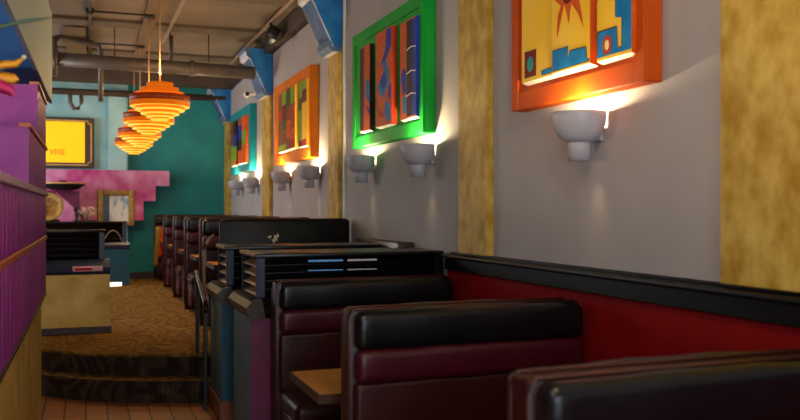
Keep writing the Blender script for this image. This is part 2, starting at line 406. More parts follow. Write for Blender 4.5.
# 1: sun picture, orange frame
t = frame('f_orange', 3.127, 4.376, 2.17, 3.21, 'orange framed picture of a sun on yellow boards above a single wall lamp', .1)
ell = lambda cy, cz, ry, rz, n=20: [(cy+ry*math.cos(2*PI*k/n), cz+rz*math.sin(2*PI*k/n)) for k in range(n)]
def grow(pl, d):
    cy = sum(p[0] for p in pl)/len(pl); cz = sum(p[1] for p in pl)/len(pl); n = len(pl); out = []
    area = sum(pl[i][0]*pl[(i+1) % n][1]-pl[(i+1) % n][0]*pl[i][1] for i in range(n))
    sg = 1 if area > 0 else -1
    for i in range(n):
        p0, p1, p2 = Vector(pl[i-1]), Vector(pl[i]), Vector(pl[(i+1) % n])
        n1 = Vector(((p1-p0).y, -(p1-p0).x)).normalized()*sg; n2 = Vector(((p2-p1).y, -(p2-p1).x)).normalized()*sg
        m = (n1+n2); m = m/max(m.length, .6) if m.length > 1e-4 else n1
        q = p1+m*d*1.2; out.append((q.x, q.y))
    return out
A1 = ['a_yellow', 'a_orange', 'a_blue', 'a_darkred', 'a_outline', 'a_teal', 'a_cream', 'a_rust', 'white']
sq = [(4.159, 2.47), (4.041, 2.468), (4.041, 2.335), (4.159, 2.334)]
b1 = [(3.973, 2.322), (3.979, 2.342), (3.919, 2.345), (3.875, 2.345), (3.875, 2.322)]
board(t, 3.872, 4.196, 2.295, 3.12, A1, [(4, grow(sq, .006), 1), (3, sq, 2), (5, ell(4.1, 2.4, .034, .042), 3), (4, grow(b1, .004), 1), (2, b1, 2)], 0, 1)
sun = [(3.846, 2.70), (3.803, 2.668), (3.767, 2.645), (3.795, 2.60), (3.806, 2.52), (3.80, 2.483), (3.782, 2.533), (3.752, 2.600), (3.735, 2.645), (3.712, 2.596), (3.690, 2.534), (3.676, 2.60), (3.662, 2.630),
       (3.640, 2.607), (3.605, 2.57), (3.555, 2.49), (3.575, 2.57), (3.593, 2.63), (3.61, 2.68), (3.54, 2.66), (3.50+.03, 2.70), (3.60, 2.74), (3.56, 2.82), (3.64, 2.79), (3.66, 2.89), (3.70, 2.80), (3.76, 2.87), (3.77, 2.78), (3.84, 2.78), (3.79, 2.72)]
b2 = [(3.846, 2.322), (3.846, 2.425), (3.701, 2.421), (3.701, 2.355), (3.679, 2.396), (3.537, 2.391), (3.529, 2.328), (3.51, 2.326), (3.51, 2.322)]
board(t, 3.500, 3.858, 2.295, 3.12, A1, [(1, sun, 1), (3, ell(3.70, 2.715, .062, .075), 2), (1, ell(3.70, 2.715, .03, .035), 3), (4, grow(b2, .006), 1), (2, b2, 2)], 0, 1, x=XA-.008)
b3 = [(3.455, 2.322), (3.446, 2.443), (3.299, 2.44), (3.292, 2.347), (3.255, 2.34), (3.255, 2.477), (3.304, 2.487), (3.304, 2.70), (3.40, 2.70), (3.40, 2.82), (3.184, 2.82), (3.184, 2.322)]
board(t, 3.182, 3.458, 2.295, 3.12, A1, [(4, [(3.455, 2.45), (3.295, 2.447), (3.286, 2.347), (3.261, 2.347), (3.261, 2.481), (3.31, 2.493), (3.31, 2.694), (3.406, 2.694), (3.406, 2.826), (3.184, 2.826), (3.184, 2.322), (3.457, 2.322)], 1),
      (2, b3, 2), (7, ell(3.372, 2.372, .036, .046), 3), (6, ell(3.372, 2.372, .017, .024), 4)], 0, 1, x=XA+.004)
# 2: green frame
t = frame('f_green', 5.76, 7.532, 2.168, 3.21, 'green framed picture with orange and blue relief panels above two wall lamps', .1)
A2 = ['a_orange', 'a_dblue', 'a_black', 'a_blue', 'a_rust', 'white', 'a_brown', 'white']
board(t, 6.93, 7.215, 2.283, 3.04, A2, [(2, [(7.213, 2.31), (7.213, 3.035), (7.10, 3.035), (7.10, 2.31)], 1), (3, [(7.06, 2.62), (6.935, 2.50), (6.935, 2.70), (7.02, 2.76)], 1), (1, [(7.04, 2.50), (6.935, 2.42), (6.935, 2.48)], 1)], 0, 2)
P2 = [(3, [(6.70, 2.62), (6.60, 2.70), (6.52, 2.70), (6.56, 2.80), (6.48, 2.84), (6.40, 2.70), (6.40, 2.62), (6.48, 2.58), (6.55, 2.52), (6.62, 2.56)], 1),
      (1, [(6.64, 2.66), (6.52, 2.74), (6.46, 2.66), (6.54, 2.58)], 2),
      (1, [(6.35, 3.065), (6.47, 3.065), (6.50, 2.90), (6.62, 2.78), (6.45, 2.84), (6.35, 2.92)], 1),
      (4, [(6.735, 2.56), (6.62, 2.42), (6.50, 2.38), (6.62, 2.36), (6.735, 2.44)], 1),
      (3, [(6.48, 2.50), (6.38, 2.44), (6.35, 2.32), (6.46, 2.32), (6.52, 2.42)], 1), (1, [(6.42, 2.60), (6.35, 2.62), (6.35, 2.50), (6.44, 2.50)], 1)]
board(t, 6.345, 6.741, 2.280, 3.075, A2, P2, 0, 4, x=XA-.01)
P3 = [(2, [(6.03, 2.31), (6.03, 3.035), (5.915, 3.035), (5.915, 2.31)], 1), (1, [(5.915, 2.31), (5.915, 3.035), (5.832, 3.035), (5.832, 2.31)], 1),
      (1, [(6.16, 2.62), (6.10, 2.70), (6.04, 2.66), (6.04, 2.50), (6.10, 2.48)], 1), (3, [(6.12, 2.46), (6.04, 2.48), (6.04, 2.34), (6.09, 2.34)], 1)]
for z in (2.47, 2.64, 2.82): P3.append((5, [(6.03, z-.008), (5.93, z+.006), (5.832, z-.008), (5.832, z), (5.93, z+.014), (6.03, z)], 3))
board(t, 5.83, 6.172, 2.285, 3.045, A2, P3, 0, 1)
# 3: amber frame, vertical striped boards
def striped(t, y0, y1, zb, zt, cols, sidem, x=XA):
    mats = ['a_brown', 'a_green', 'a_red', 'a_maroon', 'a_dgreen', 'a_orange', 'a_yellow', 'a_black', 'a_dblue', 'a_rust', 'white']
    n = len(cols); w = (y1-y0)/n; polys = []
    for i, segs in enumerate(cols):
        ya = y1-i*w; yb = ya-w; z = zt-.004
        tot = sum(s[1] for s in segs); H = zt-zb-.03
        for m_, f in segs:
            z2 = z-H*f/tot
            polys.append((mats.index(m_), [(ya-.002, z2), (ya-.002, z), (yb+.002, z), (yb+.002, z2)], 1+(i % 2)*3)); z = z2
    board(t, y0, y1, zb, zt, mats, polys, 0, mats.index(sidem), x)
t = frame('f_amber', 9.15, 11.096, 2.185, 3.22, 'amber orange framed picture of red, green and yellow striped boards', .11)
striped(t, 10.24, 10.70, 2.32, 3.07, [[('a_brown', 1), ('a_rust', .5), ('a_brown', 1.4), ('a_green', .3)], [('a_green', .7), ('a_maroon', .8), ('a_dgreen', .5), ('a_brown', .8), ('a_green', .3)]], 'a_green')
striped(t, 9.70, 10.16, 2.32, 3.07, [[('a_dgreen', 1), ('a_brown', .8), ('a_orange', 1), ('a_brown', .6)], [('a_green', .9), ('a_rust', 1.3), ('a_orange', .6), ('a_red', .4)]], 'a_yellow', XA-.015)
striped(t, 9.20, 9.60, 2.31, 3.07, [[('a_green', .8), ('a_dgreen', .6), ('a_green', 1.5), ('a_maroon', .25)], [('a_green', .5), ('a_maroon', .7), ('a_yellow', 2), ('a_red', .3)]], 'a_yellow')
t = frame('f_teal', 12.88, 14.822, 2.21, 3.235, 'smallest looking, teal framed picture of dark and orange striped boards, farthest down the wall', .12)
striped(t, 14.0, 14.6, 2.33, 3.08, [[('a_brown', 1.6), ('a_green', 1.4)], [('a_black', 1), ('a_dblue', .8), ('a_green', 1), ('a_orange', .3)]], 'a_black')
striped(t, 13.1, 13.85, 2.33, 3.08, [[('a_brown', .5), ('a_dblue', 1), ('a_black', .8), ('a_orange', .9)], [('a_orange', 1), ('a_green', 1), ('a_orange', 1.2)]], 'a_orange')

# ------------------------------------------------------------------ wall sconces
def sconce(y, label):
    t = thing('wall_sconce', label, 'wall lamp', (2.29, y, 2.085), group='white bowl wall lamps on the right wall')
    R = .137; n = 40; mb = MB('sconce')
    # half bowl, open on top and cut off short of the wall
    for rr in (R, R-.008):
        rings = []
        for i in range(13):
            a = PI/2*i/12
            r = .054+(rr-.054)*max(math.cos(a), 0)**1.0; z = -.15*math.sin(a)*(rr/R)
            rings.append([mb.bm.verts.new((min(r*math.cos(2*PI*k/n), .094), r*math.sin(2*PI*k/n), z)) for k in range(n)])
        for a, b in zip(rings, rings[1:]):
            for k in range(n):
                vs = (a[k], a[(k+1) % n], b[(k+1) % n], b[k])
                if all(v.co.x > .0935 and v.co.z > -.115 for v in vs): continue
                f = mb.bm.faces.new(vs); f.smooth = True
        if rr == R: top0 = rings[0]
    for k in range(n): mb.bm.faces.new((top0[k], top0[(k+1) % n], rings[0][(k+1) % n], rings[0][k]))
    # drop the flat wall-side faces so light spills along the wall
    mb.build('bowl', t)
    nk = MB('sconce').lathe([(.055, -.150), (.055, -.240), (.0, -.240), (.0, -.236), (.050, -.236), (.050, -.150), (.055, -.150)], n=32).build('neck', t); nk.location = (0, 0, 0)
    MB('bulb').lathe([(0, -.085), (.014, -.08), (.022, -.06), (.018, -.04), (0, -.03)], n=16).build('bulb', t)
    MB('sconce').box((.080, -.05, -.14), (.108, .05, -.03), bev=.004, seg=1).build('wall_bracket', t)
    l = bpy.data.lights.new('sconce_light', 'POINT'); l.energy = SCONCE; l.color = (1, .76, .42); l.shadow_soft_size = .02
    lo = bpy.data.objects.new('sconce_light', l); COL.objects.link(lo); lo.location = (2.24, y, 2.085-.022)
    l = bpy.data.lights.new('sconce_down_light', 'SPOT'); l.energy = 1.6; l.color = (1, .72, .36); l.shadow_soft_size = .03; l.spot_size = math.radians(60); l.spot_blend = 1
    lo = bpy.data.objects.new('sconce_down_light', l); COL.objects.link(lo); lo.location = (2.32, y, 2.085-.245); lo.rotation_euler = (0, math.radians(-12), 0)
    return t
SCONCE = 27
for y, lb in ((3.64, 'large looking white bowl wall lamp under the orange framed sun picture'), (5.84, 'white bowl wall lamp under the right end of the green framed picture'),
              (7.24, 'white bowl wall lamp under the left end of the green framed picture'), (9.16, 'white bowl wall lamp under the right end of the amber framed picture'),
              (10.62, 'white bowl wall lamp under the left end of the amber framed picture'), (12.75, 'tiny white bowl wall lamp under the right end of the teal framed picture'),
              (14.14, 'tiny white bowl wall lamp under the left end of the teal framed picture')):
    sconce(y, lb)

# ------------------------------------------------------------------ booth benches
BW = 1.215
def bench_parts(t, front=True, rear=True, black_back=False):
    """local: x 0..BW from aisle end to wall, y=0 is the rear plane of the core, front faces -y"""
    core = MB('r_vinyl').box((0.004, -.10, 0), (BW, 0, 1.142), bev=.008, seg=2).build('backrest_core', t)
    pp = MB('piping')
    for y in (-.100, 0.0):
        pp.tube([(0.004, y, .08), (0.004, y, 1.09), (.006, y, 1.125), (.03, y, 1.145), (BW-.03, y, 1.147)], .006, 0, 8)
    pp.build('piping', core)['label'] = 'brown piping'
    sides = []
    if front: sides.append(-1)
    if rear: sides.append(1)
    for s in sides:
        y0 = -.10 if s < 0 else 0
        def cush(name, mk, z0, z1, dep, bev, xi=.02):
            c = MB(mk)
            tb = bmesh.new()
            x0, x1 = xi, BW-.012
            bmesh.ops.create_cube(tb, size=1, matrix=Matrix.Translation(((x0+x1)/2, y0+s*dep/2, (z0+z1)/2)) @ Matrix.Diagonal((x1-x0, dep, z1-z0, 1)))
            bmesh.ops.bevel(tb, geom=list(tb.edges), offset=bev, segments=5, profile=.5, affect='EDGES', clamp_overlap=True)
            xs = [x0+(x1-x0)*k/14 for k in range(1, 14)]
            for xc in xs: bmesh.ops.bisect_plane(tb, geom=list(tb.verts)+list(tb.edges)+list(tb.faces), plane_co=(xc, 0, 0), plane_no=(1, 0, 0))
            for v in tb.verts:
                u = (v.co.x-x0)/(x1-x0); k = math.sin(PI*u)
                v.co.z += .010*k*(1 if v.co.z > (z0+z1)/2 else .3) + .002*math.sin(u*23)
                if (v.co.y-y0)*s > dep*.5: v.co.y += s*(.010*k+.0025*math.sin(u*17+z0*9))
            c._merge(tb, 0, True)
            return c.build(name, t)
        if s > 0 or not black_back:
            cush('headrest_roll', 'b_vinyl', .962, 1.140, .085, .042)
            cush('shoulder_roll', 'm_vinyl', .812, .968, .085, .042)
            cush('back_cushion', 'r_vinyl', .44, .818, .06, .028)
        # seat
        sy0, sy1 = (y0, y0+s*.50)
        c = MB('r_vinyl'); c.box((.02, y0+s*.03, .33), (BW-.01, sy1, .465), bev=.05, seg=5); c.build('seat_cushion', t)
        c = MB('m_vinyl'); c.box((.03, y0+s*.02, .07), (BW-.01, sy1-s*.05, .35), bev=.01, seg=2); c.build('seat_base', t)
    if black_back:
        MB('black_wood').box((-.02, -.13, .3), (BW, -.10, 1.135), bev=.008, seg=2).build('back_panel', t)['label'] = 'flat black back panel'
    return t
def bench(name, label, loc, group, **k):
    t = thing(name, label, 'booth bench', loc, 0, group); return bench_parts(t, **k)
G1 = 'burgundy and black booth benches in the front seating'
bench('booth_bench', 'black and burgundy booth bench nearest the camera, cut off by the bottom right corner', (1.10, 2.11, 0), G1, rear=True)
src = [o for o in COL.objects if o.name == 'booth_bench'][0]
dup(src, (1.10, 3.785, 0), 'black and burgundy booth bench with a wooden table end sticking out behind it')
bench('booth_bench', 'black and burgundy booth bench backed against the near black louvered partition', (1.10, 5.40, 0), G1, rear=False)
G2 = 'booth benches on the raised carpeted floor'
bench('booth_bench', 'booth bench with plain black back panel, standing behind the louvered partitions', (1.13, 7.92, ZR), G2, front=False, black_back=True)
for y, lb in ((9.28, 'first booth bench of the far row, just left of the black back panel'), (10.83, 'second booth bench of the far row on the raised carpet'),
              (12.35, 'third booth bench of the far row on the raised carpet'), (14.05, 'fourth booth bench of the far row, one before the teal wall')):
    dup(src, (1.10, y, ZR), lb, G2)
bench('booth_bench', 'last far booth bench, against the teal wall with a bright cloth on it', (1.08, 15.80, ZR), G2, rear=False)

def table(label, loc, dy, group, first=[None]):
    if first[0] is None:
        t = thing('booth_table', label, 'table', loc, 0, group); first[0] = t
        tp = MB('table').box((0, -.32, .672), (1.24, .32, .698), bev=.004, seg=1).build('tabletop', t)
        MB('table_edge').box((.0, -.325, .655), (1.24, -.318, .7)).box((-.006, -.325, .655), (0, .325, .7)).box((.0, .318, .655), (1.24, .325, .7)).build('edge_band', tp)
        MB('steel').tube([(.62, 0, .03), (.62, 0, .672)], .035, 0, 16).build('pedestal', t)
        MB('steel').box((.3, -.03, 0), (.94, .03, .03), bev=.01, seg=2).box((.57, -.06, 0), (.67, .06, .03), bev=.01, seg=2).build('base', t)
        return t
    return dup(first[0], loc, label, group)
table('wood topped booth table between the two nearest full benches', (1.05, 4.31, 0), 0, 'tables in the front seating')
for k, (y, lb) in enumerate(((8.6, 'wood topped table hidden behind the black back panel'), (10.06, 'wood topped table between first and second far benches'), (11.6, 'wood topped table between second and third far benches'),
              (13.2, 'wood topped table between third and fourth far benches'), (14.9, 'wood topped table between the last two far benches'))):
    table(lb, (1.13, y, ZR), 0, 'tables on the raised floor')

# ------------------------------------------------------------------ louvered partitions
def partition(label, loc, L, W, mats, H=.92, zt=1.31, right_end=True, nslat=5, zl=1.02, mir=False, post='black_gloss', base_h=.15, side_slats=True):
    """local: x 0 at aisle-side face of the louver box, extends to L; y 0 front .. W"""
    side, frontm, bbm = mats
    t = thing('louvered_partition', label, 'partition', loc, 0, None)
    s = -1 if mir else 1
    X = lambda v: v*s
    b = MB(side, frontm)
    b.prism([(X(-.05), -.05), (X(L), -.05), (X(L), W+.05), (X(-.05), W+.05)], XY, 0, H, 0, side=[1, 0, 1, 0])
    b.build('base', t)
    lg = MB('brown_ledge')
    lg.prism([(-.05, H-.03), (-.075, H+.0), (-.085, H+.045), (-.05, H+.085), (0.02, zl), (.04, H-.03)], lambda p, q, d: (X(p), d, q), -.085, W+.085)
    if not mir: lg.build('ledge_end', t)
    else: lg.bm.free()
    lf = MB('black_wood' if not mir else 'navy')
    lf.prism([(-.05, H-.03), (-.075, H+.0), (-.083, H+.045), (-.05, H+.085), (0.02, zl), (W+.05, zl), (W+.05, H-.03)], lambda p, q, d: (X(d), p, q), -.05, L)
    lf.build('ledge_front', t)
    if bbm: MB(bbm).box((X(-.065), -.065, 0), (X(L), W+.06, base_h), bev=.005, seg=1).build('baseboard', t)
    pw = .06
    for nm, (x0, x1), (y0, y1), mk in (('corner_post', (0, .055), (0, .05), 'navy'), ('corner_post', (0, .05), (W-.04, W), 'black_gloss'), ('corner_post', (L-.06, L), (0, .05), 'black_gloss')):
        MB(mk).box((X(x0), y0, zl), (X(x1), y1, zt-.025), bev=.004, seg=1).build(nm, t)
    MB('black_gloss').box((X(-.015), -.012, zt-.028), (X(L), W+.012, zt), bev=.006, seg=2).build('top_cap', t)
    MB('black_wood').box((X(.07), W*.5-.01, zl), (X(L-.02), W*.5+.01, zt-.03)).build('inner_board', t)
    hh = zt-.03-zl; pitch = hh/nslat
    for i in range(nslat):
        z = zl+pitch*(i+.5)
        R = Matrix.Rotation(math.radians(-58), 4, 'X')
        MB('black_gloss').box((X(.055), .005, z-.007), (X(L-.06), .085, z+.007), bev=.003, seg=2, rot=Matrix.Rotation(math.radians(SLAT), 4, 'X')).build('slat', t)
    if side_slats:
        for i in range(nslat-1):
            z = zl+hh/(nslat-1)*(i+.42)
            MB('tan_and_sheen').box((X(.002), .05, z-.006), (X(.09), W-.04, z+.006), bev=.002, seg=1, rot=Matrix.Rotation(math.radians(-28*s), 4, 'Y')).build('slat', t)['label'] = 'end slat with warm reflection painted tan'
        MB('tan_and_sheen').box((X(-.018), .0, zt-.02), (X(.05), W, zt+.004), bev=.004, seg=1).build('end_cap', t)['label'] = 'tan end cap'
    return t
SLAT = -62; FILL_GLOBE = 75
near = partition('near black louvered partition with magenta and grey teal base, behind the third bench', (1.03, 5.53, 0), 1.33, .59, ('tealgrey', 'magenta_dk', None))
for (xa, xb, mk) in ((.344, .587, 'glint_blue'), (.62, .83, 'glint_grey')):  # thin coloured strips stand in for bright reflections on the glossy slats
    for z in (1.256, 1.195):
        MB(mk).box((xa, -.004, z-.005), (xb, .01, z+(.008 if z > 1.2 else .002))).build('painted_reflection_strip', near)['label'] = 'thin strip painting in a bright reflection'
partition('second black louvered partition with dark teal base beside the handrail', (.985, 6.52, 0), 1.25, .50, ('tealgrey', 'darkteal', 'tan_base'), zt=1.32)
partition('low louvered partition on a mustard plaster base at left of the carpet', (.14, 9.02, ZR), 1.3, .16, ('mustard_low', 'mustard_low', 'brown_base'), H=.62, zt=1.035, zl=.735, mir=True, side_slats=False, base_h=.07)
partition('far black louvered partition with teal base under the gilt mirror', (.56, 14.55, ZR), 2.4, .2, ('magenta_dk', 'darkteal', None), H=.62, zt=1.05, zl=.7, mir=True, side_slats=False)
# tag on the ledge
t = MB('label_pink', 'a_red').box((-.14, 0, 0), (.14, .012, .052), 0, bev=.006, seg=2).box((-.12, -.003, .01), (.04, .002, .036), 1, bev=.004, seg=1).build('ledge_tag', loc=(-.02, 8.918, ZR+.625))
tag(t, 'small pink and red tag fixed on the ledge of the mustard partition', 'tag')
# gilt ornament on the near partition
def sprig(name, label, cat, loc, n, R, H, mk, group=None, seed=1, leaf=.02):
    rnd = random.Random(seed); t = thing(name, label, cat, loc, 0, group)
    a = MB(mk); b = MB(mk)
    for k in range(n):
        an = rnd.uniform(0, 2*PI); r = rnd.uniform(.2, 1)*R; h = H*rnd.uniform(.5, 1)
        p = [(0, 0, 0), (r*.4*math.cos(an), r*.4*math.sin(an), h*.6), (r*math.cos(an), r*math.sin(an), h)]
        a.tube(p, [H*.02, H*.014, H*.008], 0, 6)
        for q in range(3):
            c = Vector(p[2])+Vector((rnd.uniform(-1, 1), rnd.uniform(-1, 1), rnd.uniform(-1, .6)))*leaf
            b.lathe([(0, -leaf*.7), (leaf*.5, -.2*leaf), (leaf*.35, leaf*.4), (0, leaf*.8)], c, 0, 7)
    a.build('stem', t); b.build('leaf', t)
    return t
o = sprig('gilt_sprig', 'small pale gilt leaf ornament standing on top of the second louvered partition', 'ornament', (1.385, 6.7, 1.32), 9, .045, .08, 'foliage', leaf=.014)
sprig('dried_arrangement', 'bushy pale dried flower arrangement left of the gilt mirror', 'flowers', (-.05, 14.75, ZR+1.05), 34, .16, .22, 'dry', seed=4, leaf=.025)
t = thing('figurine', 'small black figurine standing on the far louvered partition', 'figurine', (-.2, 14.62, ZR+1.05))
MB('steel').lathe([(0, 0), (.05, 0), (.045, .02), (.02, .04), (.035, .09), (.04, .13), (.015, .16), (0, .165)], n=16).build('body', t)
MB('steel').lathe([(0, 0), (.03, .02), (.034, .045), (.02, .07), (0, .075)], (-.02, 0, .15), n=12).build('head', t)
MB('steel').tube([(.02, 0, .12), (.07, 0, .1), (.1, 0, .05)], .012, 0, 8).build('arm', t)

# ------------------------------------------------------------------ handrails
t = thing('handrail', 'black steel handrail with sloping top bar at the edge of the steps', 'handrail', (.87, 7.1, 0))
MB('steel').box((-.02, .30, ZR), (.012, .33, 1.0), bev=.004, seg=1).build('post', t)
MB('steel').box((-.018, -.22, 0), (.014, -.19, .84), bev=.004, seg=1).build('post', t)
MB('steel', 'tan_and_sheen').tube([(-.003, .42, 1.02), (-.003, .40, 1.06), (-.003, .34, 1.06), (-.003, .30, 1.03), (-.003, -.20, .86), (-.003, -.25, .83), (-.003, -.26, .78)], .02, 0, 10).build('top_bar', t)
MB('tan_and_sheen').tube([(-.003, .33, 1.075), (-.003, .30, 1.052), (-.003, -.20, .882)], .009, 0, 8).build('grip_strip', t)
t = thing('grab_rail', 'thin curved metal rail behind the second louvered partition', 'handrail', (.93, 7.42, ZR))
MB('tan_and_sheen').tube([(.08, .0, 1.02), (.05, .0, 1.0), (.02, 0, .95), (0, 0, .86), (-.005, 0, .7), (.0, 0, .03), (.0, 0, 0)], .012, 0, 8).build('rail', t)
MB('steel').lathe([(0, 0), (.035, 0), (.035, .008), (.015, .02), (0, .02)], n=16).build('floor_flange', t)

# ------------------------------------------------------------------ stepped purple divider, left
XD = -.30
t = thing('stepped_divider', 'tall stepped purple slatted divider wall on a mustard base, left edge', 'divider', (XD, 4.0, 0))
yo = 4.0
MB('mustard_low').box((-.62, 1.8-yo, 0), (-.035, 6.73-yo, .975)).build('base', t)
MB('brown_base').box((-.62, 1.8-yo, .975), (-.0, 6.73-yo, 1.0), bev=.004, seg=1).build('base_cap', t)
core = MB('purple_dk', 'purple_face')
core.box((-.61, 1.8-yo, 1.0), (-.03, 6.72-yo, 1.70), 0).box((-.61, 4.845-yo, 1.70), (-.03, 6.72-yo, 2.035), 1).box((-.61, 5.645-yo, 2.035), (-.03, 6.72-yo, 2.37), 1)
core.build('core', t)
MB('purple_face').box((-.61, 4.838-yo, 1.72), (-.002, 4.846-yo, 2.035)).build('end_face', t)
MB('purple_face').box((-.155, 5.638-yo, 2.04), (-.002, 5.646-yo, 2.37)).build('end_face', t)
MB('purple_face').box((-.61, 5.85-yo, 2.04), (-.2, 5.9-yo, 2.3)).build('end_face', t)
MB('a_brown').box((-.60, 5.646-yo, 2.06), (-.18, 5.66-yo, 2.2)).build('shelf_box', t)
def slats(y0, y1, z0, z1, name):
    n = int(round((y1-y0)/.165)); w = (y1-y0)/n
    for k in range(n):
        MB('purple').box((-.03, y0+k*w-yo+.012, z0), (-.004, y0+(k+1)*w-yo-.012, z1), bev=.006, seg=2).build('slat', t)
slats(1.8, 6.73, 1.0, 1.385, 'slat'); slats(1.8, 6.73, 1.415, 1.70, 'slat'); slats(4.85, 6.73, 1.735, 2.035, 'slat'); slats(5.65, 6.73, 2.06, 2.365, 'slat')
MB('orange_trim').box((-.03, 1.8-yo, 1.385), (.006, 6.73-yo, 1.415), bev=.003, seg=1).build('rail_strip', t)['label'] = 'thin brown strip'
MB('lilac').box((-.62, 1.8-yo, 1.70), (.012, 6.73-yo, 1.735), bev=.004, seg=1).build('ledge', t)['label'] = 'pale lilac ledge'
MB('orange_trim').box((-.05, 4.84-yo, 2.035), (.008, 6.73-yo, 2.06), bev=.003, seg=1).build('ledge', t)['label'] = 'orange brown ledge'
MB('orange_trim').box((-.05, 5.64-yo, 2.37), (.008, 6.73-yo, 2.39), bev=.003, seg=1).build('ledge', t)['label'] = 'orange brown ledge'
# bulkhead above
blk = MB('soffit_pale', 'soffit_blue')
blk.prism([(-.37, 1.5), (-.300, 7.67), (-1.6, 7.67), (-1.6, 1.5)], XY, 2.51, 3.24, 1, side=[0, 0, 0, 0], cap2=0)
o = struct(blk.build('trim_15'))
struct(MB('corbel_dk').prism([(-.368, 1.5), (-.298, 7.672), (-.318, 7.672), (-.388, 1.5)], XY, 2.495, 2.512, 0).build('trim_16'))

# flowers in a vase on the divider
t = thing('artificial_orchid', 'blurred orange and magenta flower with a long leaf at the upper left edge', 'flower', (-.46, 3.15, 1.736))
MB('vase').lathe([(0, 0), (.05, 0), (.075, .05), (.07, .12), (.035, .17), (.04, .2), (.032, .2), (.028, .17), (0, .02)], n=24).build('vase', t)
MB('leaf').tube([(0, 0, .05), (.02, .0, .25), (.10, -.02, .34), (.185, -.03, .335)], .005, 0, 8).build('stem', t)
def strap(mb, pts, w, mi=0):
    pts = [Vector(p) for p in pts]; L_ = []
    for i, p in enumerate(pts):
        tt = (pts[min(i+1, len(pts)-1)]-pts[max(i-1, 0)]).normalized(); u = tt.cross(Vector((0.2, 1, 0))).normalized()
        ww = w[i]; nn = tt.cross(u).normalized()*min(.0015, ww*.2)
        L_.append([mb.bm.verts.new(p+u*ww+nn*0), mb.bm.verts.new(p+nn), mb.bm.verts.new(p-u*ww), mb.bm.verts.new(p-nn)])
    for a, b in zip(L_, L_[1:]):
        for k in range(4):
            f = mb.bm.faces.new((a[k], a[(k+1) % 4], b[(k+1) % 4], b[k])); f.material_index = mi; f.smooth = True
lf = MB('leaf'); strap(lf, [(0, 0, .15), (-.01, 0, .32), (.05, 0, .445), (.16, 0, .48), (.25, 0, .51), (.34, 0, .53)], [.003, .006, .008, .008, .007, .002]); lf.build('leaf', t)
fc = Vector((.20, -.03, .335))
pt = MB('petal', 'lip')
strap(pt, [fc+Vector((-.04, 0, .01)), fc+Vector((-.01, 0, .018)), fc+Vector((.025, 0, .022)), fc+Vector((.05, 0, .042))], [.008, .015, .013, .004]); pt.build('petal', t)
pt = MB('petal'); strap(pt, [fc+Vector((-.05, 0, -.02)), fc+Vector((-.01, .0, -.028)), fc+Vector((.02, 0, -.03)), fc+Vector((.034, 0, -.03))], [.01, .02, .018, .004]); pt.build('petal', t)
pt = MB('petal_m'); strap(pt, [fc+Vector((-.05, 0, -.03)), fc+Vector((-.02, 0, -.058)), fc+Vector((.01, 0, -.07)), fc+Vector((.018, 0, -.088))], [.012, .022, .018, .004]); pt.build('petal', t)
pt = MB('petal_m'); strap(pt, [fc+Vector((-.05, .01, -.0)), fc+Vector((-.03, .01, -.03)), fc+Vector((-.01, .01, -.05))], [.012, .02, .006]); pt.build('petal', t)
MB('lip').lathe([(0, -.008), (.008, -.002), (.007, .006), (0, .009)], fc+Vector((.05, 0, .045)), n=10).build('petal_tip', t)

# ------------------------------------------------------------------ far end: sign, pink wall, mirror, hat
yS = YB-.14
t = thing('lit_sign', 'yellow backlit menu sign in a dark frame with a thin gold line', 'sign', (-.75, yS, 2.335))
MB('sign_dark').box((-.82, 0, 0), (.82, .12, .875), bev=.01, seg=1).build('frame', t)
MB('sign_lit').box((-.66, -.012, .09), (.665, 0, .80)).build('lit_panel', t); lit = [c for c in COL.objects if c.name == 'lit_panel'][0]
g = MB('gold_line'); c = .05
out = [(-.77, .05+c), (-.77+c, .05+c), (-.77+c, .05), (.77-c, .05), (.77-c, .05+c), (.77, .05+c), (.77, .82-c), (.77-c, .82-c), (.77-c, .82), (-.77+c, .82), (-.77+c, .82-c), (-.77, .82-c)]
for a, b in zip(out, out[1:]+out[:1]):
    g.box((min(a[0], b[0])-.009, -.014, min(a[1], b[1])-.009), (max(a[0], b[0])+.009, 0, max(a[1], b[1])+.009))
g.build('gold_line', t)
try:
    cu = bpy.data.curves.new('lettering', 'FONT'); cu.body = 'VFIIE'; cu.size = .14; cu.extrude = .003; cu.align_x = 'RIGHT'; cu.space_character = 1.05
    tmp = bpy.data.objects.new('tmp', cu); COL.objects.link(tmp); bpy.context.view_layer.update()
    me = bpy.data.meshes.new_from_object(tmp); bpy.data.objects.remove(tmp)
    me.materials.clear(); me.materials.append(M['sign_red'])
    tx = bpy.data.objects.new('lettering', me); COL.objects.link(tx); tx.parent = lit
    tx.rotation_euler = (PI/2, 0, 0); tx.location = (.34, -.015, .22); tx.scale = (.8, 1, 1)
except Exception as e: print('text', e)

pk = MB('pink', 'pink_edge')
prof = [(-3.3, 1.42), (.893, 1.42), (.893, 1.76), (1.10, 1.76), (1.10, 2.03), (1.34, 2.03), (1.34, 2.30), (-3.3, 2.30)]
pk.prism(prof, XZ, 15.66, 15.72, 0, side=1); 
o = pk.build('stepped_mural_panel'); tag(o, 'long pink swirled panel with stair stepped right edge, in front of the back wall', 'wall panel')
pl = MB('darkteal').box((-3.2, 15.68, ZR), (.15, 15.76, 1.42)).build('counter_panel'); tag(pl, 'dark teal lower panel beneath the pink stepped panel', 'wall panel')
t = thing('gilt_mirror', 'square mirror in a speckled gold frame on the pink panel', 'mirror', (.42, 15.66, 1.32))
g = MB('gold')
for a, b in (((-.30, -.05, 0), (-.20, 0, .63)), ((.22, -.05, 0), (.32, 0, .63)), ((-.20, -.05, .53), (.22, 0, .63)), ((-.20, -.05, 0), (.22, 0, .06))):
    g.box(a, b, bev=.02, seg=3)
g.build('frame', t)
